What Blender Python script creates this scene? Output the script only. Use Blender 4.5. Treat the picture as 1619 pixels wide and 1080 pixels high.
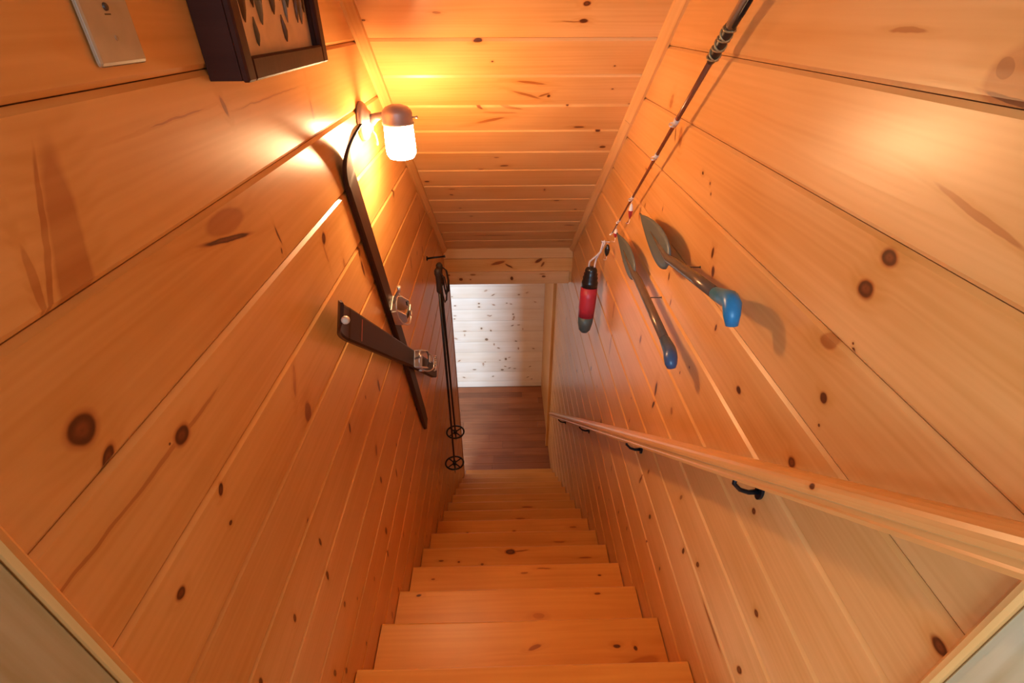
import bpy, bmesh, math, random
from mathutils import Matrix, Vector

# ------------------------------------------------------------------ numbers
# world: x right, y forward down the stairs, z up; the camera is at the origin
XL, XR = -0.430, 0.520              # stairwell walls
Y0, Z0, RUN, RISE = 0.6693, -1.5497, 0.2211, 0.1871   # nosing line
NLAST = 14
ZLAND = Z0 + 2 * RISE               # landing level
ZFLOOR = Z0 - 15 * RISE             # lower floor
CS, C0 = 0.8548, 1.4578             # sloped ceiling: z = C0 - CS*y
CA = math.atan(CS)
PITCH = 0.1717                      # board pitch
Y_OPEN = 0.27                       # panelling starts here
Y_LEND, Y_REND = 3.58, 4.28
Y_HEAD = 3.38
Y_FAR = 5.44

# ------------------------------------------------------------------ scene, camera, light
S = bpy.context.scene
for o in list(bpy.data.objects):
    bpy.data.objects.remove(o)
C = S.collection

cam_d = bpy.data.cameras.new('camera')
cam_d.sensor_width = 36.0
cam_d.lens = 782.19 / 1619 * 36.0
cam_d.clip_start = 0.02
cam = bpy.data.objects.new('camera', cam_d)
C.objects.link(cam)
_p, _y, _r = 0.5841, 0.0209, -0.0024
_f = Vector((math.sin(_y) * math.cos(_p), math.cos(_y) * math.cos(_p), -math.sin(_p)))
_rt = Vector((math.cos(_y), -math.sin(_y), 0))
_u = _rt.cross(_f)
_rt, _u = _rt * math.cos(_r) + _u * math.sin(_r), _u * math.cos(_r) - _rt * math.sin(_r)
cam.matrix_world = Matrix(((_rt.x, _u.x, -_f.x, 0), (_rt.y, _u.y, -_f.y, 0), (_rt.z, _u.z, -_f.z, 0), (0, 0, 0, 1)))
S.camera = cam

S.view_settings.view_transform = 'Standard'
S.view_settings.look = 'None'
S.view_settings.gamma = 1.0
S.view_settings.use_curve_mapping = False
S.view_settings.exposure = 0.0

w = bpy.data.worlds.new('world')
S.world = w
w.use_nodes = True
w.node_tree.nodes['Background'].inputs[0].default_value = (0.75, 0.87, 1.0, 1)
w.node_tree.nodes['Background'].inputs[1].default_value = 1.0

def area(name, loc, direction, sx, sy, power, col):
    d = bpy.data.lights.new(name, 'AREA')
    d.shape = 'RECTANGLE'
    d.size, d.size_y, d.energy, d.color = sx, sy, power, col
    o = bpy.data.objects.new(name, d)
    C.objects.link(o)
    o.location = loc
    o.rotation_euler = Vector(direction).to_track_quat('-Z', 'Y').to_euler()
    return o

# daylight in unseen window openings of upper hall and lower room; back one added
DAY = (0.48, 0.75, 1.0)
area('daylight_hall_left', (-2.38, -1.20, 0.25), (1, 0, 0), 1.4, 1.3, 38, DAY)
area('daylight_hall_right', (2.38, -0.60, 0.25), (-1, 0, 0), 0.9, 1.3, 3, DAY)
area('fill_hall_back', (-0.75, -2.58, 0.25), (0, 1, 0), 1.7, 1.3, 100, DAY)  # added fill to brighten the sloped ceiling, no window known here
area('daylight_lower_room', (-1.2, 1.03, -2.85), (0, 1, 0), 0.9, 1.3, 290, DAY)
LAMP_STRENGTH = 180.0
LAMP_COLOR = (1.0, 0.62, 0.30, 1)

# ------------------------------------------------------------------ materials
MATS = {}
def principled(name, col, rough=0.5, metal=0.0, spec=0.5):
    if name in MATS:
        return MATS[name]
    m = bpy.data.materials.new(name)
    m.use_nodes = True
    b = m.node_tree.nodes['Principled BSDF']
    b.inputs['Base Color'].default_value = (*col, 1)
    b.inputs['Roughness'].default_value = rough
    b.inputs['Metallic'].default_value = metal
    b.inputs['Specular IOR Level'].default_value = spec
    # a little uneven wear in colour and gloss
    nt = m.node_tree
    tc = nt.nodes.new('ShaderNodeTexCoord')
    no = nt.nodes.new('ShaderNodeTexNoise')
    no.inputs['Scale'].default_value = 35
    no.inputs['Detail'].default_value = 4
    nt.links.new(tc.outputs['Object'], no.inputs['Vector'])
    mx = nt.nodes.new('ShaderNodeMix'); mx.data_type = 'RGBA'
    mx.inputs['A'].default_value = (*[c * 0.82 for c in col], 1)
    mx.inputs['B'].default_value = (*[min(1, c * 1.15) for c in col], 1)
    nt.links.new(no.outputs['Fac'], mx.inputs['Factor'])
    nt.links.new(mx.outputs['Result'], b.inputs['Base Color'])
    MATS[name] = m
    return m

PINE_L, PINE_D = (0.78, 0.41, 0.15), (0.61, 0.265, 0.062)
def wood(name, knots=(), seed=0, light=PINE_L, dark=PINE_D, knot=(0.10, 0.026, 0.008), rough=0.31,
         tint=1.0, ringf=62.0, grain=1.0, axis='XY'):
    """Varnished board: grain along local x, across local y; knots = (x, y, ra, rb, deg, faint)."""
    m = bpy.data.materials.new(name)
    m.use_nodes = True
    nt = m.node_tree
    N, Lk = nt.nodes, nt.links
    b = N['Principled BSDF']
    def new(t, **kw):
        n = N.new(t)
        for k, v in kw.items():
            setattr(n, k, v)
        return n
    def math_(op, a, bb=None, c=None):
        n = new('ShaderNodeMath', operation=op)
        for i, v in enumerate((a, bb, c)):
            if v is None:
                continue
            if isinstance(v, (int, float)):
                n.inputs[i].default_value = v
            else:
                Lk.new(v, n.inputs[i])
        return n.outputs[0]
    tc = new('ShaderNodeTexCoord')
    P = tc.outputs['Object']
    # wobble
    nw = new('ShaderNodeTexNoise'); nw.inputs['Scale'].default_value = 14; nw.inputs['Detail'].default_value = 3
    Lk.new(P, nw.inputs['Vector'])
    sub = new('ShaderNodeVectorMath', operation='SUBTRACT'); sub.inputs[1].default_value = (0.5, 0.5, 0.5)
    Lk.new(nw.outputs['Color'], sub.inputs[0])
    sc = new('ShaderNodeVectorMath', operation='SCALE'); sc.inputs['Scale'].default_value = 0.012
    Lk.new(sub.outputs[0], sc.inputs[0])
    ad = new('ShaderNodeVectorMath', operation='ADD')
    Lk.new(P, ad.inputs[0]); Lk.new(sc.outputs[0], ad.inputs[1])
    Pk = ad.outputs[0]
    dmin = None
    for (kx, ky, ra, rb, deg, faint) in knots:
        mp = new('ShaderNodeMapping', vector_type='TEXTURE')
        mp.inputs['Location'].default_value = (kx, ky, 0)
        mp.inputs['Rotation'].default_value = (0, 0, math.radians(deg))
        mp.inputs['Scale'].default_value = (ra, rb, 1000)
        Lk.new(Pk, mp.inputs['Vector'])
        ln = new('ShaderNodeVectorMath', operation='LENGTH')
        Lk.new(mp.outputs[0], ln.inputs[0])
        d = ln.outputs['Value']
        if faint > 0:
            d = math_('MAXIMUM', d, 0.70 + 0.36 * faint)
        dmin = d if dmin is None else math_('MINIMUM', dmin, d)
    halo = kmask = None
    if dmin is not None:
        h = new('ShaderNodeMapRange', interpolation_type='SMOOTHSTEP')
        h.inputs['From Min'].default_value = 1.0; h.inputs['From Max'].default_value = 3.6
        h.inputs['To Min'].default_value = 1.0; h.inputs['To Max'].default_value = 0.0
        Lk.new(dmin, h.inputs['Value']); halo = h.outputs[0]
        k = new('ShaderNodeMapRange', interpolation_type='SMOOTHSTEP')
        k.inputs['From Min'].default_value = 0.74; k.inputs['From Max'].default_value = 1.0
        k.inputs['To Min'].default_value = 1.0; k.inputs['To Max'].default_value = 0.0
        Lk.new(dmin, k.inputs['Value']); kmask = k.outputs[0]
        k = new('ShaderNodeMapRange', interpolation_type='SMOOTHSTEP')
        k.inputs['From Min'].default_value = 0.80; k.inputs['From Max'].default_value = 1.35
        k.inputs['To Min'].default_value = 1.0; k.inputs['To Max'].default_value = 0.0
        Lk.new(dmin, k.inputs['Value']); amber = k.outputs[0]
    off = new('ShaderNodeVectorMath', operation='ADD'); off.inputs[1].default_value = (seed * 3.17, seed * 1.31, seed * 0.71)
    Lk.new(P, off.inputs[0])
    def stretched(sx, sy, scale, detail):
        mu = new('ShaderNodeVectorMath', operation='MULTIPLY'); mu.inputs[1].default_value = (sx, sy, sy)
        Lk.new(off.outputs[0], mu.inputs[0])
        n = new('ShaderNodeTexNoise'); n.inputs['Scale'].default_value = scale; n.inputs['Detail'].default_value = detail
        Lk.new(mu.outputs[0], n.inputs['Vector'])
        return n.outputs['Fac']
    broad = stretched(0.45, 7.0, 1.6, 3)
    mid = stretched(0.9, 26.0, 1.0, 2)
    fine = stretched(1.6, 90.0, 1.0, 3)
    blotch = stretched(1.0, 1.8, 2.2, 2)
    sep = new('ShaderNodeSeparateXYZ'); Lk.new(P, sep.inputs[0])
    ph = math_('MULTIPLY', sep.outputs['Y'], ringf * 6.283)
    ph = math_('ADD', ph, math_('MULTIPLY', broad, 46.0))
    if halo is not None:
        ph = math_('ADD', ph, math_('MULTIPLY', halo, 5.0))
    ring = math_('MULTIPLY_ADD', math_('SINE', ph), 0.5, 0.5)
    ringa = math_('MULTIPLY', ring, math_('MULTIPLY', mid, 0.26 * grain))
    fac = math_('ADD', ringa, math_('MULTIPLY', fine, 0.55 * grain))
    fac = math_('ADD', fac, math_('MULTIPLY_ADD', mid, 0.7 * grain, -0.25 * grain))
    fac = math_('ADD', fac, math_('MULTIPLY_ADD', blotch, 1.5, -0.78))
    if halo is not None:
        fac = math_('ADD', fac, math_('MULTIPLY', halo, 0.28))
    mx = new('ShaderNodeMix', data_type='RGBA')
    mx.inputs['A'].default_value = (*[c * tint for c in light], 1)
    mx.inputs['B'].default_value = (*[c * tint for c in dark], 1)
    Lk.new(fac, mx.inputs['Factor'])
    col = mx.outputs['Result']
    if kmask is not None:
        am = new('ShaderNodeMix', data_type='RGBA', blend_type='MULTIPLY')
        am.inputs['B'].default_value = (0.60, 0.36, 0.26, 1)
        Lk.new(math_('MULTIPLY', amber, math_('MULTIPLY_ADD', mid, 1.3, 0.25)), am.inputs['Factor']); am.clamp_factor = True; Lk.new(col, am.inputs['A']); col = am.outputs['Result']
        nk = new('ShaderNodeTexNoise'); nk.inputs['Scale'].default_value = 90; nk.inputs['Detail'].default_value = 3
        Lk.new(P, nk.inputs['Vector'])
        rr = math_('MULTIPLY_ADD', math_('SINE', math_('MULTIPLY', dmin, 7.0)), 0.28, math_('MULTIPLY', nk.outputs['Fac'], 0.6))
        kc = new('ShaderNodeMix', data_type='RGBA')
        kc.inputs['A'].default_value = (knot[0], knot[1], knot[2], 1)
        kc.inputs['B'].default_value = (knot[0] * 2.6, knot[1] * 2.7, knot[2] * 2.6, 1)
        Lk.new(rr, kc.inputs['Factor'])
        m2 = new('ShaderNodeMix', data_type='RGBA')
        Lk.new(kmask, m2.inputs['Factor']); Lk.new(col, m2.inputs['A']); Lk.new(kc.outputs['Result'], m2.inputs['B'])
        col = m2.outputs['Result']
    Lk.new(col, b.inputs['Base Color'])
    b.inputs['Roughness'].default_value = rough
    b.inputs['Specular IOR Level'].default_value = 0.42
    bp = new('ShaderNodeBump'); bp.inputs['Strength'].default_value = 0.08; bp.inputs['Distance'].default_value = 0.002
    Lk.new(fine, bp.inputs['Height']); Lk.new(bp.outputs[0], b.inputs['Normal'])
    return m

# ------------------------------------------------------------------ helpers
def obj(name, bm, mat, parent=None, smooth=False, matrix=None):
    me = bpy.data.meshes.new(name)
    bmesh.ops.recalc_face_normals(bm, faces=bm.faces)
    bm.to_mesh(me); bm.free()
    if smooth:
        for p in me.polygons:
            p.use_smooth = True
    if mat is not None:
        me.materials.append(mat)
    o = bpy.data.objects.new(name, me)
    C.objects.link(o)
    if parent is not None:
        o.parent = parent
    if matrix is not None:
        o.matrix_local = matrix
    return o

def tag(o, label, cat, group=None):
    o['label'] = label; o['category'] = cat
    if group:
        o['group'] = group
    return o

def thing(name, label, cat, loc=(0, 0, 0), group=None):
    o = bpy.data.objects.new(name, None)
    C.objects.link(o)
    o.empty_display_size = 0.1
    o.location = loc
    return tag(o, label, cat, group)

def structure(o):
    o['kind'] = 'structure'
    return o

def box(bm, x0, x1, y0, y1, z0, z1, bev=0.0, seg=1):
    vs = [bm.verts.new((x, y, z)) for z in (z0, z1) for y in (y0, y1) for x in (x0, x1)]
    fs = [(0, 2, 3, 1), (4, 5, 7, 6), (0, 1, 5, 4), (2, 6, 7, 3), (0, 4, 6, 2), (1, 3, 7, 5)]
    faces = [bm.faces.new([vs[i] for i in f]) for f in fs]
    if bev > 0:
        es = list({e for f in faces for e in f.edges})
        bmesh.ops.bevel(bm, geom=es, offset=bev, segments=seg, affect='EDGES', profile=0.5)
    return bm

def nbox(*a, **k):
    return box(bmesh.new(), *a, **k)

def tube(bm, pts, radii, seg=10, cap=True):
    """Swept tube through pts, one radius (or (rx, ry)) per point."""
    pts = [Vector(p) for p in pts]
    if not isinstance(radii, (list, tuple)):
        radii = [radii] * len(pts)
    rings = []
    up = None
    for i, p in enumerate(pts):
        t = (pts[min(i + 1, len(pts) - 1)] - pts[max(i - 1, 0)]).normalized()
        if up is None:
            up = Vector((0, 0, 1)) if abs(t.z) < 0.9 else Vector((1, 0, 0))
        a = (up - t * up.dot(t)).normalized()
        up = a
        c = t.cross(a)
        r = radii[i]
        ra, rc = r if isinstance(r, tuple) else (r, r)
        rings.append([bm.verts.new(p + a * (ra * math.cos(2 * math.pi * k / seg)) + c * (rc * math.sin(2 * math.pi * k / seg))) for k in range(seg)])
    for r0, r1 in zip(rings, rings[1:]):
        for k in range(seg):
            bm.faces.new((r0[k], r0[(k + 1) % seg], r1[(k + 1) % seg], r1[k]))
    if cap:
        bm.faces.new(rings[0][::-1]); bm.faces.new(rings[-1])
    return bm

def closed_tube(bm, pts, r, seg=8):
    pts = [Vector(p) for p in pts]
    n = len(pts)
    nrm = Vector((0, 0, 0))
    for i in range(n):
        nrm += (pts[i] - pts[0]).cross(pts[(i + 1) % n] - pts[0])
    nrm.normalize()
    rings = []
    for i in range(n):
        t = (pts[(i + 1) % n] - pts[i - 1]).normalized()
        a = nrm; c = t.cross(a).normalized()
        rings.append([bm.verts.new(pts[i] + a * (r * math.cos(2 * math.pi * k / seg)) + c * (r * math.sin(2 * math.pi * k / seg))) for k in range(seg)])
    for i in range(n):
        r0, r1 = rings[i], rings[(i + 1) % n]
        for k in range(seg):
            bm.faces.new((r0[k], r0[(k + 1) % seg], r1[(k + 1) % seg], r1[k]))
    return bm

def lathe(bm, prof, seg=28, M=None):
    """Revolve (r, z) about local z."""
    rings = []
    for r, z in prof:
        if r < 1e-6:
            rings.append([bm.verts.new((0, 0, z))])
        else:
            rings.append([bm.verts.new((r * math.cos(2 * math.pi * k / seg), r * math.sin(2 * math.pi * k / seg), z)) for k in range(seg)])
    for r0, r1 in zip(rings, rings[1:]):
        for k in range(seg):
            k2 = (k + 1) % seg
            if len(r0) == 1 and len(r1) == 1:
                continue
            if len(r0) == 1:
                bm.faces.new((r0[0], r1[k], r1[k2]))
            elif len(r1) == 1:
                bm.faces.new((r0[k], r0[k2], r1[0]))
            else:
                bm.faces.new((r0[k], r0[k2], r1[k2], r1[k]))
    if M is not None:
        bmesh.ops.transform(bm, matrix=M, verts=bm.verts)
    return bm

def prism(bm, outline, z0, z1):
    """Extrude a 2-D outline (x, y) from z0 to z1."""
    a = [bm.verts.new((x, y, z0)) for x, y in outline]
    b = [bm.verts.new((x, y, z1)) for x, y in outline]
    bm.faces.new(a[::-1]); bm.faces.new(b)
    for i in range(len(a)):
        j = (i + 1) % len(a)
        bm.faces.new((a[i], a[j], b[j], b[i]))
    return bm

def frame(origin, ex, ey):
    ex, ey = Vector(ex).normalized(), Vector(ey).normalized()
    ez = ex.cross(ey); o = Vector(origin)
    return Matrix(((ex.x, ey.x, ez.x, o.x), (ex.y, ey.y, ez.y, o.y), (ex.z, ey.z, ez.z, o.z), (0, 0, 0, 1)))

F_LEFT = frame((XL, 0, 0), (0, 1, 0), (0, 0, 1))          # x = down the stairs, y = up, z = into the stairwell
F_RIGHT = frame((XR, 0, 0), (0, -1, 0), (0, 0, 1))        # x = towards the hall, y = up, z = into the stairwell
F_CEIL = frame((0, 0, C0), (-1, 0, 0), (0, math.cos(CA), -math.sin(CA)))   # y = down the slope, z = into the stairwell

def board_bm(xa, xb, y0, y1, th=0.018, bev=0.007, dep=0.0055, gap=0.0007):
    """Tongue-and-groove board with chamfered long edges; xa/xb give the ends as functions of y."""
    bm = bmesh.new()
    y0 += gap; y1 -= gap
    prof = [(y0, -th), (y1, -th), (y1, -dep), (y1 - bev, 0), (y0 + bev, 0), (y0, -dep)]
    a = [bm.verts.new((xa(y), y, z)) for y, z in prof]
    b = [bm.verts.new((xb(y), y, z)) for y, z in prof]
    bm.faces.new(a[::-1]); bm.faces.new(b)
    for i in range(6):
        j = (i + 1) % 6
        bm.faces.new((a[i], a[j], b[j], b[i]))
    return bm

def in_board(kn, y0, y1, x0=-99, x1=99):
    return [k for k in kn if y0 - 0.002 < k[1] < y1 + 0.002 and x0 < k[0] < x1]

def random_knots(rng, x0, x1, y0, y1, n, avoid):
    out = []
    for _ in range(n):
        x, y = rng.uniform(x0, x1), rng.uniform(y0 + .01, y1 - .01)
        if any(abs(x - k[0]) < 0.12 and abs(y - k[1]) < 0.09 for k in avoid):
            continue
        r = rng.uniform(0.004, 0.012)
        out.append((round(x, 3), round(y, 3), r * rng.uniform(1, 1.8), r * rng.uniform(.6, 1), rng.choice((0, 70, 90, 100)), rng.choice((0, .2, .4, .6))))
    return out

# knots read on the boards: (along, across, half-length, half-width, angle, faintness)
KN_LEFT = [
    (0.381, -0.352, 0.021, 0.019, 0, 0),
    (0.388, -0.401, 0.016, 0.008, 40, 0),
    (0.492, -0.467, 0.016, 0.014, 0, 0),
    (0.452, -0.467, 0.07, 0.0035, 0, 0.86),
    (0.357, -0.466, 0.16, 0.0022, 0, 0.88),
    (0.533, -0.468, 0.05, 0.003, 0, 0.85),
    (0.510, -0.598, 0.011, 0.006, 60, 0),
    (0.372, -0.637, 0.01, 0.01, 0, 0),
    (0.498, -0.662, 0.004, 0.004, 0, 0),
    (0.688, -0.922, 0.014, 0.006, 50, 0),
    (0.708, -1.016, 0.013, 0.005, 90, 0),
    (0.691, -1.123, 0.016, 0.006, 90, 0),
    (0.536, -1.019, 0.012, 0.005, 90, 0),
    (0.813, -0.627, 0.03, 0.006, 60, 0.8),
    (0.829, -0.724, 0.022, 0.015, 70, 0.5),
    (1.024, -0.956, 0.016, 0.007, 80, 0),
    (1.195, -0.990, 0.006, 0.004, 90, 0),
    (1.344, -1.063, 0.026, 0.01, 90, 0),
    (1.189, -1.215, 0.02, 0.01, 70, 0.5),
    (1.356, -1.513, 0.022, 0.007, 90, 0),
    (1.422, -1.426, 0.012, 0.006, 90, 0.3),
    (0.719, -1.302, 0.01, 0.006, 90, 0),
    (0.581, -1.367, 0.014, 0.007, 90, 0),
    (0.626, -1.457, 0.012, 0.006, 90, 0),
    (0.759, -1.606, 0.014, 0.006, 90, 0),
    (1.143, -0.450, 0.016, 0.012, 60, 0),
    (1.134, -0.477, 0.03, 0.004, 100, 0.86),
    (1.402, -0.593, 0.018, 0.008, 80, 0),
    (1.408, -0.652, 0.03, 0.008, 100, 0.2),
    (1.984, -0.588, 0.02, 0.01, 80, 0.2),
    (2.162, -0.975, 0.03, 0.012, 90, 0.6),
    (2.512, -1.059, 0.02, 0.009, 90, 0.5),
    (1.250, -0.571, 0.02, 0.008, 90, 0.7),
    (0.758, -0.269, 0.05, 0.016, -8, 0.86),
    (0.749, -0.294, 0.075, 0.0045, -14, 0),
    (0.916, -0.353, 0.003, 0.02, 15, 0.3),
    (0.912, -0.383, 0.003, 0.006, 0, 0.2),
    (0.856, -0.119, 0.005, 0.014, 18, 0.5),
    (1.246, -0.203, 0.006, 0.04, 0, 0.88),
    (1.233, -0.221, 0.004, 0.008, 0, 0),
    (0.730, -0.115, 0.055, 0.0012, 1, 0.84),
    (1.043, -0.128, 0.12, 0.0011, 0, 0.9),
    (0.469, -0.459, 0.002, 0.002, 0, 0),
    (0.457, -0.232, 0.019, 0.12, -20, 0.88),
    (0.447, -0.182, 0.0035, 0.075, -27, 0.80),
    (0.418, -0.205, 0.004, 0.03, -10, 0.93),
]
KN_RIGHT = [
    (-0.605, -0.274, 0.015, 0.013, 0, 0),
    (-0.621, -0.331, 0.016, 0.014, 0, 0),
    (-0.649, -0.438, 0.02, 0.012, 20, 0.7),
    (-0.609, -0.522, 0.01, 0.01, 0, 0.2),
    (-0.845, -0.695, 0.011, 0.009, 0, 0.1),
    (-0.616, -0.679, 0.012, 0.01, 60, 0),
    (-1.313, -1.071, 0.03, 0.009, 90, 0.2),
    (-1.307, -1.137, 0.02, 0.007, 70, 0.1),
    (-1.017, -0.640, 0.01, 0.005, 90, 0),
    (-0.658, -0.869, 0.009, 0.007, 70, 0),
    (-0.537, -1.044, 0.009, 0.008, 70, 0),
    (-0.509, -1.231, 0.013, 0.009, 70, 0),
    (-0.864, -1.316, 0.012, 0.007, 80, 0),
    (-0.777, -1.251, 0.012, 0.006, 70, 0),
    (-0.283, -0.636, 0.012, 0.01, 0, 0),
    (-1.507, -0.297, 0.024, 0.013, -70, 0.72),
    (-1.556, -0.298, 0.02, 0.004, -70, 0.3),
    (-1.292, -0.344, 0.006, 0.004, 0, 0.2),
    (-1.233, -0.352, 0.004, 0.004, 0, 0),
    (-1.216, -0.372, 0.004, 0.004, 0, 0),
    (-1.129, -0.492, 0.014, 0.007, 90, 0.2),
    (-1.104, -0.532, 0.016, 0.009, 110, 0.2),
    (-1.389, -0.683, 0.014, 0.005, 90, 0.2),
    (-1.337, -0.746, 0.012, 0.004, 90, 0.3),
    (-1.962, -0.881, 0.012, 0.006, 90, 0.5),
    (-2.013, -1.161, 0.04, 0.008, 90, 0.75),
    (-1.989, -1.341, 0.05, 0.008, 90, 0.8),
    (-0.594, -0.418, 0.004, 0.004, 0, 0),
    (-0.599, -0.410, 0.002, 0.002, 0, 0),
    (-0.569, -0.046, 0.01, 0.012, 40, 0.55),
    (-0.552, -0.057, 0.03, 0.03, 0, 0.82),
    (-0.534, -0.075, 0.05, 0.004, -6, 0.3),
    (-1.641, -0.220, 0.012, 0.02, -20, 0.8),
    (-1.805, -0.464, 0.008, 0.004, 0, 0.3),
    (-1.747, -0.443, 0.007, 0.004, 0, 0.3),
    (-1.755, -0.578, 0.009, 0.005, 90, 0.3),
    (-1.556, -0.524, 0.008, 0.003, 90, 0.3),
    (-0.732, -0.019, 0.03, 0.003, 0, 0.75),
    (-0.516, -0.184, 0.06, 0.004, -12, 0.85),
    (-1.286, -1.503, 0.02, 0.006, 80, 0.5),
    (-1.458, -1.916, 0.012, 0.005, 80, 0.3),
    (-0.964, -1.573, 0.009, 0.005, 80, 0.2),
    (-1.112, -1.630, 0.008, 0.004, 80, 0.4),
    (-0.595, -0.568, 0.003, 0.003, 0, 0),
    (-1.106, -0.825, 0.004, 0.004, 0, 0.2),
    (-1.550, -1.313, 0.004, 0.004, 0, 0.2),
    (-1.527, -1.413, 0.01, 0.004, 80, 0.3),
    (-1.280, -1.478, 0.02, 0.004, 80, 0.3),
    (-2.651, -1.437, 0.01, 0.005, 80, 0.3),
    (-1.157, -0.885, 0.006, 0.003, 80, 0.2),
    (-0.640, -1.301, 0.06, 0.006, 0, 0.6),
]
KN_CEIL = [
    (-0.247, 2.204, 0.01, 0.009, 0, 0),
    (-0.249, 2.268, 0.014, 0.008, 0, 0.1),
    (-0.216, 2.271, 0.03, 0.002, 0, 0.6),
    (0.067, 2.349, 0.015, 0.007, 0, 0.1),
    (0.394, 2.264, 0.006, 0.004, 0, 0),
    (0.024, 2.440, 0.004, 0.004, 0, 0.1),
    (-0.384, 2.464, 0.004, 0.003, 0, 0.2),
    (-0.402, 2.588, 0.005, 0.003, 0, 0.2),
    (-0.110, 2.551, 0.045, 0.006, -10, 0.72),
    (-0.160, 2.619, 0.02, 0.005, 30, 0.6),
    (-0.095, 2.618, 0.05, 0.006, -25, 0.65),
    (-0.177, 2.627, 0.006, 0.009, 0, 0.2),
    (0.040, 2.779, 0.05, 0.008, 18, 0.68),
    (0.078, 2.694, 0.015, 0.006, -40, 0.4),
    (0.002, 2.728, 0.06, 0.005, -3, 0.8),
    (-0.041, 2.696, 0.04, 0.005, -15, 0.75),
    (-0.253, 2.685, 0.007, 0.007, 0, 0.1),
    (-0.487, 2.680, 0.008, 0.006, 0, 0.1),
    (-0.319, 2.833, 0.022, 0.006, 0, 0.3),
    (-0.402, 2.862, 0.011, 0.008, 0, 0.1),
    (-0.448, 2.990, 0.014, 0.01, 0, 0.25),
    (0.097, 3.194, 0.012, 0.008, 0, 0.1),
    (-0.015, 3.158, 0.02, 0.008, 5, 0.4),
    (0.020, 3.079, 0.012, 0.004, 0, 0.4),
    (0.372, 3.318, 0.012, 0.008, 0, 0.2),
    (0.266, 3.480, 0.01, 0.007, -30, 0.3),
    (0.258, 3.410, 0.016, 0.004, 0, 0.5),
    (-0.228, 3.427, 0.005, 0.012, 0, 0.5),
    (-0.306, 3.568, 0.014, 0.007, 0, 0.4),
    (-0.430, 3.697, 0.008, 0.006, 0, 0.3),
    (0.235, 3.663, 0.008, 0.004, 0, 0.4),
    (-0.427, 3.955, 0.03, 0.006, 0, 0.5),
    (0.057, 4.131, 0.12, 0.008, 0, 0.6),
    (0.401, 4.096, 0.01, 0.005, 0, 0.1),
    (-0.414, 4.262, 0.03, 0.006, 0, 0.6),
    (0.182, 3.790, 0.01, 0.007, 0, 0.6),
    (-0.410, 2.338, 0.003, 0.003, 0, 0.2),
    (0.178, 2.236, 0.012, 0.004, 0, 0.6),
]

# ------------------------------------------------------------------ the stairwell shell
rng = random.Random(7)
def ceil_y(z):
    return (C0 - z) / CS

def wall(name, F, seam0, kn, end_y, sgn, seedbase):
    """Backing slab with tongue-and-groove boards; sgn +1: local x = y, -1: local x = -y."""
    w_ = structure(obj(name, backing(sgn, end_y), MAT_BACK, matrix=F))
    nb_up = int((1.25 - seam0) / PITCH) + 1
    nb_dn = int((seam0 - (ZFLOOR)) / PITCH) + 1
    for i in range(-nb_dn, nb_up):
        yb = seam0 + i * PITCH
        yt = min(yb + PITCH, 1.24)
        yb2 = max(yb, ZFLOOR + 0.002)
        if yt - yb2 < 0.02:
            continue
        def near(z):
            return sgn * Y_OPEN
        def far(z):
            return sgn * min(end_y, max(Y_OPEN + .05, ceil_y(z) + 0.03) if z > -1.35 else end_y)
        x0, x1 = (Y_OPEN, end_y) if sgn > 0 else (-end_y, -Y_OPEN)
        ks = in_board(kn, yb, yt)
        # only where the treads do not hide the board
        vis = max(Y_OPEN, Y0 + (Z0 - yt) / (RISE / RUN))
        a, b_ = (vis, end_y) if sgn > 0 else (-end_y, -vis)
        extra = random_knots(rng, a, b_, yb, yt, 4 if yb > -0.9 else 5, ks) if yt < -0.75 else []
        mt = wood('pine_%s_%d' % (name, i + nb_dn), (ks + extra)[:14], seedbase + i * 1.7, tint=rng.uniform(.93, 1.05))
        bm = board_bm(near, far, yb2, yt) if sgn > 0 else board_bm(far, near, yb2, yt)
        obj('board', bm, mt, w_)
    return w_

def backing(sgn, end_y):
    bm = bmesh.new()
    pts = [(Y_OPEN, ZFLOOR), (end_y, ZFLOOR), (end_y, -1.66), (ceil_y(-1.66) - 0.25, -1.66), (ceil_y(-1.40) + .05, -1.40), (ceil_y(1.24) + .05, 1.24), (Y_OPEN, 1.24)]
    # simple polygon, thickened behind the boards
    pts = [(Y_OPEN, ZFLOOR), (end_y, ZFLOOR), (end_y, -1.45), (ceil_y(1.24) + .06, 1.24), (Y_OPEN, 1.24)]
    return prism(bm, [(sgn * y, z) for y, z in pts][::sgn], -0.10, -0.0182)

MAT_BACK = principled('backing_board', (0.30, 0.14, 0.05), 0.7)
wall_left = wall('wall_left', F_LEFT, -0.066, KN_LEFT, Y_LEND, 1, 3.0)
wall_right = wall('wall_right', F_RIGHT, -0.081, KN_RIGHT, Y_REND, -1, 60.0)

# sloped ceiling, boards across
CP = 0.1309 / math.cos(CA)
S_END = 3.372 / math.cos(CA)
s_ref = 1.780 / math.cos(CA)
bm = nbox(-XR - .0, -XL + .0, 0.22 / math.cos(CA), S_END, -0.10, -0.0182)
ceiling = structure(obj('ceiling', bm, MAT_BACK, matrix=F_CEIL))
s = s_ref - 12 * CP
i = 0
while s < S_END - 0.01:
    a, b_ = max(s, 0.24 / math.cos(CA)), min(s + CP, S_END)
    if b_ - a > 0.02:
        ks = in_board(KN_CEIL, s, s + CP)
        mt = wood('pine_ceiling_%d' % i, ks, 120 + i * 2.3, tint=rng.uniform(.95, 1.04))
        obj('board', board_bm(lambda y: -XR + .001, lambda y: -XL - .001, a, b_), mt, ceiling)
    s += CP; i += 1

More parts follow.
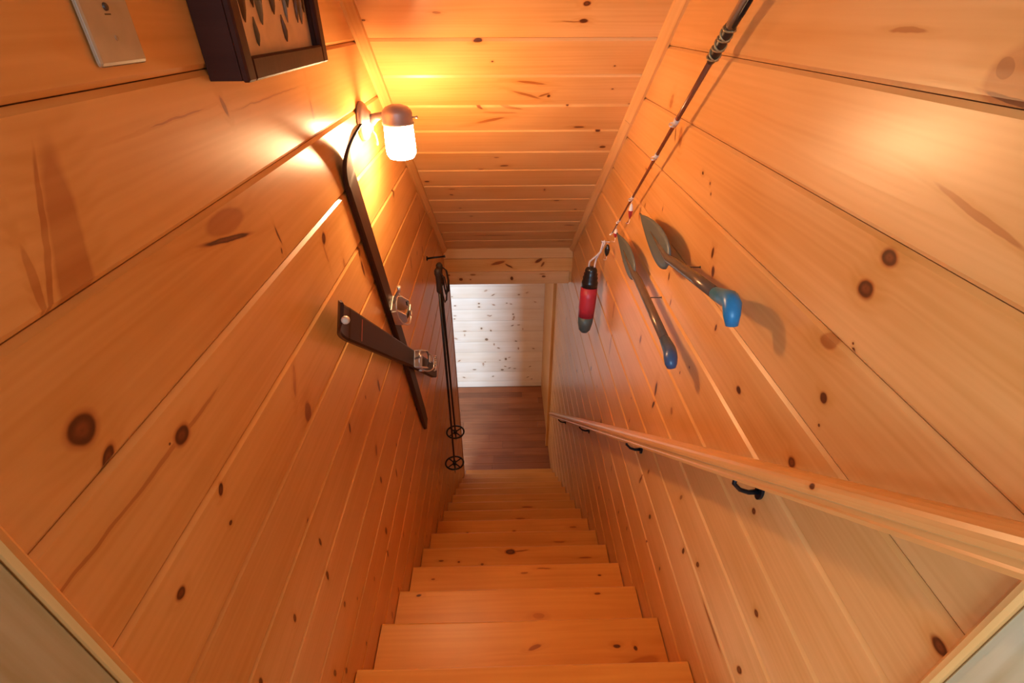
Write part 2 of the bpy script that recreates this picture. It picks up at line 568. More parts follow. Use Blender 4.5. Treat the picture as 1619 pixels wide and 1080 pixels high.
# corner mouldings where the ceiling meets the walls
MAT_TRIM = wood('pine_trim', [], 31, tint=1.0)
def slope_trim(name, x0, x1, ya, yb):
    # a chamfered strip: broad face on the ceiling
    L0, L1 = ya / math.cos(CA), yb / math.cos(CA)
    F2 = frame((0, 0, C0), (0, math.cos(CA), -math.sin(CA)), (1, 0, 0))   # x down the slope, y right, z into the room
    bm = bmesh.new()
    if x0 < 0:
        prof = [(XL, 0), (XL, 0.030), (XL + .010, 0.030), (XL + .030, 0.012), (XL + .032, 0)]
    else:
        prof = [(XR, 0), (XR - .032, 0), (XR - .030, 0.012), (XR - .010, 0.030), (XR, 0.030)]
    sh = lambda y: y
    a = [bm.verts.new((L0, sh(y), z)) for y, z in prof]; b2 = [bm.verts.new((L1, sh(y), z)) for y, z in prof]
    bm.faces.new(a[::-1]); bm.faces.new(b2)
    for q in range(5):
        r_ = (q + 1) % 5
        bm.faces.new((a[q], a[r_], b2[r_], b2[q]))
    return obj(name, bm, MAT_TRIM, matrix=F2)
tl = structure(slope_trim('trim_1', -1, 0, 0.29, 2.780))
o = slope_trim('moulding_length', -1, 0, 2.784, 3.36); o.parent = tl; o.matrix_local = Matrix.Identity(4)
tr = structure(slope_trim('trim_2', 1, 0, 0.29, 2.10))
o = slope_trim('moulding_length', 1, 0, 2.103, 3.36); o.parent = tr; o.matrix_local = Matrix.Identity(4)

# header at the foot of the sloped ceiling
F_HEAD = frame((0, Y_HEAD, 0), (1, 0, 0), (0, 0, 1))     # z towards the hall (-y)
hd_m = wood('pine_header', [(-0.03, -1.535, .05, .012, 15, .5), (0.05, -1.56, .03, .006, -30, .3), (0.27, -1.52, .03, .012, 30, .3), (.30, -1.55, .02, .008, 60, .5)], 77)
header = structure(obj('wall_header', nbox(XL, XR, -1.70, -1.40, -0.14, 0.0), hd_m, matrix=F_HEAD))
h1 = obj('cove_board', nbox(XL + .001, XR - .001, -1.492, -1.414, 0.0, 0.022, bev=.004), wood('pine_cove', [], 81, light=(0.76, 0.44, 0.20), dark=(0.62, 0.31, 0.11)), header)
h2 = obj('edge_board', nbox(XL + .003, XR - .018, -1.700, -1.602, 0.0, 0.022, bev=.003),
         wood('pine_edge', [(-.40, -1.62, .012, .006, 0, .3), (-.31, -1.655, .014, .012, 0, .3), (-.22, -1.62, .02, .006, 0, .5), (-.24, -1.66, .006, .006, 0, .5), (.07, -1.65, .012, .016, 0, .2), (.31, -1.64, .014, .009, 0, .3), (.30, -1.62, .02, .004, 0, .6)], 83, light=(0.76, 0.45, 0.22), dark=(0.62, 0.32, 0.12)), header)

# vertical strips that close the panelling at the hall door, and the pale casings beyond
pale = wood('whitewashed_pine', [], 55, light=(0.72, 0.66, 0.46), dark=(0.46, 0.37, 0.19), knot=(.3, .2, .1), rough=.5, ringf=16, grain=1.6)
def upright(name, x0, x1, y0, y1, z0, z1, mat, bev=.004):
    # local x = up so that the grain runs upright
    F = frame((0, 0, 0), (0, 0, 1), (0, 1, 0))           # ez = -x
    return structure(obj(name, nbox(z0, z1, y0, y1, -x1, -x0, bev=bev), mat, matrix=F))
upright('trim_3', XL - .018, XL + .012, 0.256, 0.2695, ZLAND + .002, 1.22, MAT_TRIM)
upright('trim_4', XR - .012, XR + .018, 0.256, 0.2695, ZLAND + .002, 1.22, MAT_TRIM)
upright('trim_5', XL - .05, XL + .004, 0.12, 0.2555, ZLAND + .002, 1.24, pale, .002)
upright('trim_6', XR - .004, XR + .05, 0.12, 0.2555, ZLAND + .002, 1.24, pale, .002)
# ends of the stairwell walls at the bottom
upright('trim_7', XL - .10, XL + .004, Y_LEND, Y_LEND + .02, ZFLOOR + .002, -1.70, wood('pine_dark_edge', [], 91, light=(.40, .14, .045), dark=(.28, .085, .025)), .003)
upright('trim_8', XR - .028, XR + .03, Y_REND + .002, Y_REND + .05, ZFLOOR + .002, -1.70, MAT_TRIM, .004)

# ------------------------------------------------------------------ staircase
stair = thing('staircase', 'varnished pine staircase running down between two panelled walls', 'staircase', (0, Y0, ZFLOOR))
TREAD_L, TREAD_D = (0.84, 0.40, 0.10), (0.66, 0.26, 0.05)
tread_knots = {
    -1: [(.38, .30, .012, .006, 0, .3)],
    0: [(.46, .60, .010, .004, 0, .2), (.02, .57, .012, .006, 0, .6)],
    1: [(.36, .80, .012, .006, 0, .2), (.42, .79, .006, .008, 0, .2), (.40, .73, .08, .02, 20, .85), (.09, .80, .02, .006, 20, .6)],
    2: [(-.35, 1.09, .010, .005, 0, .2), (.36, 1.08, .012, .005, 0, .4), (.12, 1.0, .02, .01, 0, .85)],
    3: [(-.05, 1.18, .014, .006, 0, .1), (-.33, 1.27, .008, .004, 0, .5), (.08, 1.29, .015, .004, 0, .6), (.17, 1.31, .03, .003, 0, .6), (.42, 1.27, .008, .004, 0, .3)],
    4: [(.02, 1.52, .028, .015, 0, 0), (.07, 1.525, .045, .004, 4, .55), (-.33, 1.48, .012, .004, 0, .4), (-.24, 1.47, .006, .005, 0, .4), (-.12, 1.455, .008, .006, 0, .4), (.40, 1.48, .03, .004, 0, .6)],
    5: [(.30, 1.70, .03, .004, 0, .7)],
    6: [(-.24, 1.90, .010, .008, 0, .1), (.05, 1.91, .01, .004, 0, .5), (.42, 1.93, .02, .006, 0, .6)],
    7: [(.1, 2.14, .03, .005, 0, .7)],
    8: [(.16, 2.38, .04, .006, 0, .6)],
}
r2 = random.Random(3)
for k in range(-1, NLAST + 1):
    y, z = Y0 + k * RUN, Z0 - k * RISE
    mt = wood('tread_pine_%d' % (k + 1), tread_knots.get(k, []), 200 + k * 3.1, light=TREAD_L, dark=TREAD_D, rough=.36, tint=r2.uniform(.94, 1.06), ringf=34)
    bm = nbox(XL + .003, XR - .004, y - RUN - .028, y, z - .030, z)
    es = [e for e in bm.edges if all(abs(v.co.y - y) < 1e-5 for v in e.verts) and abs(e.verts[0].co.z - e.verts[1].co.z) < 1e-5]
    bmesh.ops.bevel(bm, geom=es, offset=.008, segments=3, affect='EDGES', profile=.5)
    o = obj('tread', bm, mt); o.parent = stair; o.matrix_parent_inverse = Matrix.Translation((0, -Y0, -ZFLOOR))
    zl = z - RISE if k < NLAST else ZFLOOR
    o = obj('riser', nbox(XL + .003, XR - .004, y - .045, y - .027, zl + .0005, z - .0305), mt); o.parent = stair; o.matrix_parent_inverse = Matrix.Translation((0, -Y0, -ZFLOOR))

# ------------------------------------------------------------------ upper hall round the camera
HX, HB = 2.4, -2.6
hall_m = wood('hall_pine', [], 140)
plain = principled('hall_plaster', (0.22, 0.18, 0.13), .8)
YW = 0.12
structure(obj('floor_upper', nbox(-HX, HX, HB, Y0 - 2 * RUN - .0, ZLAND - .035, ZLAND, bev=.0), wood('hall_floor', [], 141, light=TREAD_L, dark=TREAD_D)))
structure(obj('ceiling_upper', nbox(-HX, HX, HB, 0.27, 1.245, 1.30), hall_m))
structure(obj('wall_front_left', nbox(-HX, XL - .10, YW - .0, YW + .12, ZLAND, 1.245), plain))
structure(obj('wall_front_right', nbox(XR + .10, HX, YW, YW + .12, ZLAND, 1.245), plain))
structure(obj('trim_9', nbox(XL - .10, XL - .004, YW - .012, YW + .13, ZLAND, 1.245), pale))
structure(obj('trim_10', nbox(XR + .004, XR + .10, YW - .012, YW + .13, ZLAND, 1.245), pale))
def window_wall(name, wname, x0, x1, wy0, wy1, wz0, wz1, ya, yb, za, zb, mat, M=None):
    bm = bmesh.new()
    box(bm, x0, x1, ya, wy0, za, zb); box(bm, x0, x1, wy1, yb, za, zb)
    box(bm, x0, x1, wy0, wy1, za, wz0); box(bm, x0, x1, wy0, wy1, wz1, zb)
    structure(obj(name, bm, mat, matrix=M))
    wm = principled('window_white', (.75, .73, .68), .4)
    xm = (x0 + x1) / 2
    w_ = structure(obj(wname, nbox(x0 - .01, x1 + .01, wy0 - .04, wy1 + .04, wz0 - .05, wz0 - .001, bev=.004), wm, matrix=M))
    for a in ((wy0, wy0 + .04, wz0, wz1), (wy1 - .04, wy1, wz0, wz1), (wy0 + .04, wy1 - .04, wz1 - .04, wz1)):
        obj('window_frame', nbox(xm - .02, xm + .02, *a, bev=.004), wm, w_)
    obj('glazing_bar', nbox(xm - .012, xm + .012, (wy0 + wy1) / 2 - .012, (wy0 + wy1) / 2 + .012, wz0, wz1 - .04), wm, w_)
TURN = frame((0, 0, 0), (0, -1, 0), (1, 0, 0))        # local x = -y, local y = x
window_wall('wall_back', 'added_window_back', -HB, -HB + .1, -1.6, .1, -.4, .9, -HX, HX, ZLAND, 1.245, plain, TURN)  # opening and window in the back wall are added to hold the ceiling fill
window_wall('wall_side_right', 'window_1', HX, HX + .1, -1.05, -.15, -.4, .9, HB, YW + .12, ZLAND, 1.245, plain)
window_wall('wall_side_left', 'window_2', -HX - .1, -HX, -1.9, -.5, -.4, .9, HB, YW + .12, ZLAND, 1.245, plain)

# ------------------------------------------------------------------ lower room
LX = -2.3
ZC = -1.66
floor = structure(obj('floor', nbox(LX, XR + .10, 0.9, Y_FAR + .1, ZFLOOR - .06, ZFLOOR - .0125), principled('subfloor', (.16, .07, .04), .7)))
r3 = random.Random(11)
FLK = []
yy = Y_FAR
row = 0
pm = []
for q in range(5):
    t_ = (0.88, 0.95, 1.0, 1.06, 1.12)[q]
    pm.append(wood('floor_plank_wood_%d' % q, [], 300 + q * 5, light=(0.40 * t_, 0.14 * t_, 0.055 * t_), dark=(0.23 * t_, 0.072 * t_, 0.027 * t_), rough=.36, ringf=40, grain=1.2))
YS = Y0 + NLAST * RUN - .026
while yy > YS + .02:
    a = max(yy - .118, YS)
    x = LX + r3.uniform(0, .6) - .6
    while x < XR + .09:
        x1 = min(x + r3.uniform(.75, 1.15), XR + .09)
        xx = max(x, LX)
        if x1 - xx > .03:
            obj('plank', nbox(xx + .0008, x1 - .0008, a + .0008, yy - .0008, ZFLOOR - .012, ZFLOOR, bev=.0012), r3.choice(pm), floor)
        x = x1
    yy -= .118
# far wall in log siding
F_FAR = frame((0, Y_FAR, 0), (1, 0, 0), (0, 0, 1))
wfar = structure(obj('wall_far', nbox(LX, XR + .10, ZFLOOR, ZC, -0.10, -0.022), principled('far_backing', (.3, .2, .12), .8), matrix=F_FAR))
r4 = random.Random(5)
far_kn = {0: [(-.55, -4.18, .02, .007, -20, .3), (-.15, -4.17, .016, .008, 20, .2), (.33, -4.19, .02, .006, 30, .3)],
          1: [(-.40, -4.05, .024, .008, 0, .1), (-.02, -4.06, .02, .012, 0, .1), (.08, -4.03, .02, .007, 20, .3), (.15, -4.04, .018, .007, 0, .4)],
          2: [(-.60, -3.90, .02, .008, 40, .5), (.03, -3.88, .014, .018, 0, .2), (-.25, -3.93, .01, .01, 0, .4), (-.05, -3.9, .012, .006, 0, .4)],
          4: [(-.22, -3.56, .02, .02, 40, .2), (.17, -3.6, .02, .012, -30, .2), (.13, -3.65, .02, .01, -60, .4)],
          5: [(-.50, -3.43, .022, .008, 0, .4), (-.28, -3.39, .014, .014, 0, .1), (-.16, -3.43, .01, .02, 20, .2), (.12, -3.35, .018, .007, 20, .3), (.2, -3.34, .02, .006, 0, .4)],
          6: [(-.62, -3.24, .012, .008, 0, .2), (-.16, -3.2, .02, .006, 20, .3), (.13, -3.18, .012, .01, 0, .3), (.13, -3.26, .01, .01, 0, .3)],
          7: [(-.6, -3.05, .014, .008, 0, .2), (-.30, -3.02, .014, .01, 0, .2), (-.30, -3.07, .016, .009, 0, .2), (.05, -3.02, .01, .006, 0, .3)],
          8: [(-.12, -2.9, .022, .006, 30, .3), (.2, -2.9, .014, .008, 0, .5), (-.63, -2.92, .01, .006, 0, .2)]}
rowp = 0.164
z = -4.259 - rowp
n = 0
while z < ZC - .02:
    a, b_ = max(z, ZFLOOR + .001), min(z + rowp, ZC)
    ks = list(far_kn.get(n - 1, []))
    for _ in range(4):
        r = r4.uniform(.008, .016)
        kx = r4.uniform(-1.9, .45)
        if n == 0 and kx > -.8:
            continue
        ks.append((round(kx, 3), round(r4.uniform(a + .03, b_ - .03), 3), r * 1.5, r * .7, r4.choice((0, 20, -20, 90)), r4.choice((.4, .6, .75))))
    mt = wood('whitewashed_log_%d' % n, ks, 400 + n * 2.1, light=(0.86, 0.68, 0.56), dark=(0.74, 0.53, 0.38), knot=(.20, .11, .06), rough=.45, tint=r4.uniform(.95, 1.03))
    bm = bmesh.new()
    h = b_ - a
    prof = [(a + .001, -.0218)] + [(a + .001 + (h - .002) * t / 6, -.010 + .010 * math.sin(math.pi * (0.04 + .92 * t / 6)) ** .35) for t in range(7)] + [(b_ - .001, -.0218)]
    va = [bm.verts.new((LX, y, zz)) for y, zz in prof]; vb = [bm.verts.new((XR + .10, y, zz)) for y, zz in prof]
    bm.faces.new(va[::-1]); bm.faces.new(vb)
    for q in range(len(prof)):
        r_ = (q + 1) % len(prof)
        bm.faces.new((va[q], va[r_], vb[r_], vb[q]))
    obj('log_board', bm, mt, wfar)
    z += rowp; n += 1
lo_m = wood('lower_pine', [(-4.7, -3.1, .012, .008, 90, .3), (-4.8, -3.7, .012, .008, 90, .3)], 150, light=(.66, .34, .12), dark=(.52, .22, .06))
structure(obj('wall_lower_right', nbox(-Y_FAR, -Y_REND - .052, ZFLOOR, ZC, -.10, 0.0), lo_m, matrix=F_RIGHT))
bm = bmesh.new(); box(bm, LX, XL - .10, 0.9, Y_FAR + .1, ZC, ZC + .06); box(bm, XL - .10, XR + .10, Y_HEAD + .14, Y_FAR + .1, ZC, ZC + .06)
structure(obj('ceiling_lower', bm, lo_m))
structure(obj('wall_lower_left', nbox(LX - .1, LX, 0.9, Y_FAR + .1, ZFLOOR, ZC), lo_m))
window_wall('wall_lower_near', 'window_3', -1.0, -0.9, -1.65, -.75, -3.5, -2.2, LX, XL - .10, ZFLOOR, ZC, lo_m, TURN)

# ------------------------------------------------------------------ handrail
TH = math.atan(RISE / RUN)
rail = thing('handrail', 'long moulded pine handrail on black brackets along the right stair wall', 'handrail', (XR, 0.25, -0.4))
INV = Matrix.Translation((-XR, -0.25, 0.4))
def under(o, parent, inv):
    o.parent = parent; o.matrix_parent_inverse = inv
    return o
RX = XR - .062
F_RAIL = frame((RX, 0, -0.181), (0, math.cos(TH), -math.sin(TH)), (0, math.sin(TH), math.cos(TH)))
prof = []
for t in range(11):                                  # rounded top
    a = math.pi * t / 10
    prof.append((0.004 + 0.019 * math.sin(a), 0.024 * math.cos(a)))
prof += [(-.002, -.0235), (-.005, -.019), (-.012, -.019), (-.015, -.021), (-.021, -.020), (-.021, .020), (-.015, .021), (-.012, .019), (-.005, .019), (-.002, .0235)]
bm = bmesh.new()
x0, x1 = 0.20 / math.cos(TH), 3.62 / math.cos(TH)
va = [bm.verts.new((x0, y, z)) for y, z in prof]; vb = [bm.verts.new((x1, y, z)) for y, z in prof]
bm.faces.new(va[::-1]); bm.faces.new(vb)
for q in range(len(prof)):
    r_ = (q + 1) % len(prof)
    bm.faces.new((va[q], va[r_], vb[r_], vb[q]))
o = obj('rail', bm, wood('rail_pine', [(.60, .01, .006, .004, 0, .2)], 171, light=(.74, .38, .13), dark=(.58, .24, .06), rough=.30, ringf=90), smooth=False, matrix=F_RAIL)
o.parent = rail; o.matrix_parent_inverse = INV; o.matrix_basis = F_RAIL
iron = principled('black_iron', (.012, .014, .02), .38, .6)
for yb in (0.66, 1.33, 2.22, 3.12):
    zb = -0.181 - RISE / RUN * yb
    bm = bmesh.new()
    tube(bm, [(XR - .006, yb, zb - .072), (XR - .026, yb, zb - .073), (XR - .046, yb, zb - .064), (RX, yb, zb - .045), (RX, yb, zb - .029)], [.006, .005, .0045, .0045, .0045], 10)
    br = under(obj('bracket', bm, iron, smooth=True), rail, INV)
    F = frame((XR - .0005, yb, zb - .07), (0, -1, 0), (0, 0, 1))
    bm = prism(bmesh.new(), [(.012 * math.cos(t * math.pi / 10), .022 * math.sin(t * math.pi / 10)) for t in range(20)], 0, .006)
    bmesh.ops.transform(bm, matrix=F, verts=bm.verts)
    obj('wall_plate', bm, iron, br)
    F = frame((RX, yb, zb - .0305), (0, math.cos(TH), -math.sin(TH)), (0, math.sin(TH), math.cos(TH)))
    bm = bmesh.new(); box(bm, -.032, .032, .0015, .0045, -.009, .009, bev=.001)
    bmesh.ops.transform(bm, matrix=F, verts=bm.verts)
    obj('rail_strap', bm, iron, br)

# ------------------------------------------------------------------ wall lamp
lamp = thing('wall_lamp', 'lit jar-glass wall lamp with grey metal cap on the left wall', 'lamp', (XL, 1.66, -0.27))
LI = Matrix.Translation((-XL, -1.66, 0.27))
bronze = principled('aged_bronze', (.40, .31, .29), .45, .55)
JX, JY = XL + .114, 1.655
MB = Matrix.Translation((XL + .0005, 1.66, -.275)) @ Matrix.Rotation(math.pi / 2, 4, 'Y')
bm = lathe(bmesh.new(), [(0, 0), (.056, 0), (.057, .008), (.050, .016), (.036, .022), (.030, .030), (0, .032)], 32, MB)
under(obj('back_plate', bm, bronze, smooth=True), lamp, LI)
bm = tube(bmesh.new(), [(XL + .03, 1.66, -.272), (XL + .048, 1.66, -.262), (XL + .066, 1.658, -.258), (XL + .088, 1.656, -.262)], [.018, .012, .011, .015], 14)
under(obj('arm', bm, bronze, smooth=True), lamp, LI)
bm = lathe(bmesh.new(), [(0, .052), (.018, .051), (.034, .045), (.043, .036), (.046, .028), (.047, .004), (.049, .002), (.049, -.004), (.046, -.004), (.046, 0), (0, 0)], 32, Matrix.Translation((JX, JY, -.278)))
under(obj('cap', bm, bronze, smooth=True), lamp, LI)
bm = tube(bmesh.new(), [(JX + .044, JY - .004, -.262), (JX + .056, JY - .005, -.262), (JX + .058, JY - .005, -.262), (JX + .063, JY - .005, -.262)], [.0018, .0018, .004, .004], 8)
under(obj('thumb_screw', bm, bronze, smooth=True), lamp, LI)
bm = tube(bmesh.new(), [(XL + .03, 1.655, -.300), (XL + .040, 1.652, -.312), (XL + .043, 1.650, -.330), (XL + .040, 1.650, -.342)], [.004, .003, .003, .005], 8)
under(obj('switch_lever', bm, bronze, smooth=True), lamp, LI)
gm = bpy.data.materials.new('lit_opal_glass'); gm.use_nodes = True
g = gm.node_tree.nodes['Principled BSDF']
g.inputs['Base Color'].default_value = (.9, .85, .75, 1)
g.inputs['Emission Color'].default_value = LAMP_COLOR
g.inputs['Emission Strength'].default_value = LAMP_STRENGTH
bm = lathe(bmesh.new(), [(.043, .0), (.0445, -.012), (.0455, -.04), (.0465, -.075), (.045, -.092), (.038, -.103), (.022, -.108), (0, -.109)], 32, Matrix.Translation((JX, JY, -.2785)))
under(obj('glass_jar', bm, gm, smooth=True), lamp, LI)

# ------------------------------------------------------------------ skis
ski_wood = wood('dark_ski_wood', [], 210, light=(.060, .020, .010), dark=(.028, .009, .005), rough=.42, ringf=110)
ski_wood.node_tree.nodes['Principled BSDF'].inputs['Specular IOR Level'].default_value = .22
steel = principled('worn_steel', (.74, .71, .68), .36, .8)
leather = principled('dark_leather', (.035, .02, .014), .6)
brass = principled('brass', (.55, .35, .13), .35, .9)
def ski(label, tail, tip, base, bind, knob, T, rise):
    t3 = Vector((0, *tail)); p3 = Vector((0, *tip))
    d = (p3 - t3); L = d.length; d.normalize()
    ex = Vector((0, d.y, d.z)); ez = Vector((1, 0, 0)); ey = ez.cross(ex)
    F = frame((XL + base, tail[0], tail[1]), ex, ey)
    root = bpy.data.objects.new('ski', None); C.objects.link(root); root.empty_display_size = .1
    root.matrix_world = F
    tag(root, label, 'ski', 'crossed old wooden skis')
    bm = bmesh.new(); rings = []
    n1, n2 = 14, 16
    st = [(L * k / n1, 0, 0) for k in range(n1)]
    for k in range(n2 + 1):
        q = k / n2
        st.append((L + T * q * (1 - .12 * q * q), rise * q ** 2.0, q))
    for s_, zo, q in st:
        u = s_ / L
        wd = .037 + .006 * abs(u - .45) / .55
        if s_ < .05: wd *= .80 + .2 * s_ / .05
        if q > 0: wd = .043 - .006 * q
        if q > .55: wd *= max(.10, 1 - ((q - .55) / .45) ** 2.2 * (.35 if knob else .9))
        th = .020 - .006 * abs(u - .45) / .55
        if q > 0: th = .013 - .005 * q
        rings.append([bm.verts.new(v) for v in ((s_, -wd, zo), (s_, wd, zo), (s_, wd, zo + th * .75), (s_, wd - .006, zo + th), (s_, -wd + .006 if wd > .008 else 0, zo + th), (s_, -wd, zo + th * .75))])
    for a, b2 in zip(rings, rings[1:]):
        for k in range(6):
            j = (k + 1) % 6
            bm.faces.new((a[k], a[j], b2[j], b2[k]))
    bm.faces.new(rings[0][::-1]); bm.faces.new(rings[-1])
    obj('blade', bm, ski_wood, root)
    if knob:
        s_, zo, q = st[-1]
        bm = bmesh.new(); tube(bm, [(s_ - .02, .014, zo + .006), (s_ - .002, .016, zo + .012), (s_ + .006, .017, zo + .014)], [.006, .010, .005], 10)
        obj('tip_cap', bm, principled('pale_tip', (.7, .6, .48), .4), root, smooth=True)
        bm = nbox(L - .10, L - .094, -.030, .030, .0135, .0155)
        obj('decal_line', bm, principled('red_decal', (.40, .07, .03), .4), root)
    # binding: foot plate, toe iron with ears, strap, front throw, cable and heel spring
    b0 = bind; z0 = .0205
    obj('foot_plate', nbox(b0 - (.14 if knob else .04), b0 + .05, -.034, .034, z0 - .002, z0 + .003, bev=.001), steel, root)
    for sg in (-1, 1):
        bm = bmesh.new()
        out = [(b0 - .035, z0), (b0 + .040, z0), (b0 + .044, z0 + .030), (b0 + .020, z0 + .052), (b0 - .015, z0 + .050), (b0 - .038, z0 + .026)]
        a = [bm.verts.new((x, sg * .034, zz)) for x, zz in out]; c = [bm.verts.new((x, sg * .0375, zz)) for x, zz in out]
        bm.faces.new(a); bm.faces.new(c[::-1])
        for k in range(6):
            j = (k + 1) % 6
            bm.faces.new((a[k], a[j], c[j], c[k]))
        obj('toe_iron', bm, steel, root)
    bm = bmesh.new()
    for k in range(9):
        pass
    arc = [(b0 + .004, .034 * math.cos(math.pi * k / 10), z0 + .040 + .012 * math.sin(math.pi * k / 10)) for k in range(11)]
    va = [[bm.verts.new((p[0] + dx, p[1] * sc_, p[2] + dz)) for dx, dz, sc_ in ((-.012, 0, 1), (.012, 0, 1), (.012, .004, 1.05), (-.012, .004, 1.05))] for p in arc]
    for a, c in zip(va, va[1:]):
        for k in range(4):
            j = (k + 1) % 4
            bm.faces.new((a[k], a[j], c[j], c[k]))
    bm.faces.new(va[0][::-1]); bm.faces.new(va[-1])
    obj('toe_strap', bm, leather, root)
    obj('buckle', closed_tube(bmesh.new(), [(b0 - .012, .012, z0 + .060), (b0 + .020, .012, z0 + .060), (b0 + .020, -.014, z0 + .060), (b0 - .012, -.014, z0 + .060)], .0025), steel, root)
    loop = []
    for k in range(24):
        a = 2 * math.pi * k / 24
        loop.append(((b0 - .06 if knob else b0 + .012) + (.115 if knob else .062) * math.copysign(abs(math.cos(a)) ** .6, math.cos(a)), .043 * math.copysign(abs(math.sin(a)) ** .6, math.sin(a)), z0 + .022 + .030 * max(0, -math.cos(a))))
    obj('cable', closed_tube(bmesh.new(), loop, .0032), steel, root, smooth=True)
    if knob:
        bm = bmesh.new()
        hx = b0 - .185
        pts = []
        for k in range(73):
            a = 2 * math.pi * k / 8
            t_ = -1 + 2 * k / 72
            pts.append((hx - .035 * (1 - t_ * t_) + .0062 * math.cos(a) * 1, .036 * t_, z0 + .055 + .0062 * math.sin(a)))
        tube(bm, pts, .002, 6)
        obj('heel_spring', bm, steel, root, smooth=True)
    bm = tube(bmesh.new(), [(b0 + .05, 0, z0 + .006), (b0 + .085, 0, z0 + .020), (b0 + .115, 0, z0 + .038), (b0 + .135, 0, z0 + .040)], [.005, .006, .005, .008], 10)
    obj('front_throw', bm, steel, root, smooth=True)
    for sg in ((-1, 1) if knob else ()):
        obj('cable_guide', nbox(b0 - .10, b0 - .075, sg * .041 - .004, sg * .041 + .004, z0 - .002, z0 + .022, bev=.001), steel, root)
    if knob:
        obj('heel_plate', nbox(b0 - .22, b0 - .15, -.024, .024, z0 - .002, z0 + .003, bev=.001), leather, root)
    return root
ski('dark wooden ski whose turned-up tip rises to the wall lamp', (1.965, -1.815), (1.405, -0.385), .004, .955, False, .19, .072)
ski('dark wooden ski with pale tip cap lying across the one under the lamp', (2.29, -1.715), (1.08, -0.655), .0295, .70, True, .17, .036)

# ------------------------------------------------------------------ ski poles
blackp = principled('black_lacquer', (.012, .010, .010), .35)
def pole(label, top, bot, off, dd):
    root = thing('ski_pole', label, 'ski pole', (XL + off, *bot), 'ski poles on the left wall')
    inv = Matrix.Translation((-(XL + off), -bot[0], -bot[1]))
    a = Vector((XL + off, *top)); b = Vector((XL + off, *bot)); d = (b - a).normalized()
    def P(s_): return a + d * s_
    L = (b - a).length
    under(obj('shaft', tube(bmesh.new(), [P(.10), P(L * .5), P(L + .06)], [.0078, .0074, .0055], 10), blackp, smooth=True), root, inv)
    under(obj('tip', tube(bmesh.new(), [P(L + .055), P(L + .085), P(L + .10)], [.006, .005, .0015], 8), steel, smooth=True), root, inv)
    under(obj('grip', tube(bmesh.new(), [P(-.012), P(0), P(.02), P(.035), P(.07), P(.125), P(.135)], [.012, .019, .020, .0155, .0145, .0155, .010], 14), leather, smooth=True), root, inv)
    st = [P(.01) + Vector((.012, 0, 0)), P(.05) + Vector((.034, .012 + dd, 0)), P(.12) + Vector((.040, .022 + dd, 0)), P(.19) + Vector((.034, .018 + dd, 0)), P(.20) + Vector((.024, .010, 0)), P(.15) + Vector((.018, .004, 0)), P(.08) + Vector((.016, 0, 0))]
    under(obj('wrist_strap', tube(bmesh.new(), st, [(.003, .008)] * 7, 8), leather, smooth=True), root, inv)
    # basket: ring, hub and four leather spokes, square to the pole
    ax = d; u = ax.cross(Vector((1, 0, 0))).normalized(); v = ax.cross(u)
    c0 = P(L)
    ring = [c0 + u * (.062 * math.cos(2 * math.pi * k / 28)) + v * (.062 * math.sin(2 * math.pi * k / 28)) for k in range(28)]
    bk = under(obj('basket', closed_tube(bmesh.new(), ring, .0062), blackp, smooth=True), root, inv)
    obj('hub', tube(bmesh.new(), [c0 - ax * .014, c0 + ax * .014], [.013, .013], 12), blackp, bk, smooth=True)
    for k in range(4):
        a2 = math.pi / 4 + k * math.pi / 2
        dr = u * math.cos(a2) + v * math.sin(a2)
        obj('spoke', tube(bmesh.new(), [c0 + dr * .010, c0 + dr * .060], [(.003, .005)] * 2, 6), blackp, bk)
    return root
pole('black ski pole hanging lower, its basket nearest the stair treads', (2.485, -1.17), (2.44, -2.63), .075, .0)
pole('black ski pole hanging higher, nearest the end of the left wall', (2.60, -1.19), (2.66, -2.545), .070, .02)
pg = thing('wall_peg', 'small black peg on the left wall carrying the two ski poles', 'peg', (XL, 2.62, -1.155))
under(obj('pin', tube(bmesh.new(), [(XL + .0005, 2.62, -1.158), (XL + .05, 2.62, -1.152), (XL + .10, 2.62, -1.146), (XL + .105, 2.62, -1.145)], [.006, .005, .005, .009], 10), iron, smooth=True), pg, Matrix.Translation((-XL, -2.62, 1.155)))
under(obj('rosette', lathe(bmesh.new(), [(0, .006), (.012, .005), (.014, 0), (0, 0)], 16, Matrix.Translation((XL + .0003, 2.62, -1.158)) @ Matrix.Rotation(math.pi / 2, 4, 'Y')), iron, smooth=True), pg, Matrix.Translation((-XL, -2.62, 1.155)))

# ------------------------------------------------------------------ shadow box and wall plate
frame_m = wood('walnut_frame', [], 220, light=(.075, .022, .012), dark=(.035, .009, .006), rough=.5, ringf=120)
frame_m.node_tree.nodes['Principled BSDF'].inputs['Specular IOR Level'].default_value = .12
sb = thing('shadow_box', 'deep dark wooden shadow box of small lures on the left wall', 'picture frame', (XL, 1.0, -.085))
SBI = Matrix.Translation((-XL, -1.0, .085))
FY0, FY1, FZ0, FZ1, FD = .835, 1.235, -.082, .50, .060
def fbox(*a, **k):
    return nbox(*a, **k)
for a in ((FY0, FY0 + .018, FZ0, FZ1), (FY1 - .018, FY1, FZ0, FZ1), (FY0 + .018, FY1 - .018, FZ0, FZ0 + .018), (FY0 + .018, FY1 - .018, FZ1 - .018, FZ1)):
    under(obj('frame_side', nbox(XL + .001, XL + FD - .012, *a), frame_m), sb, SBI)
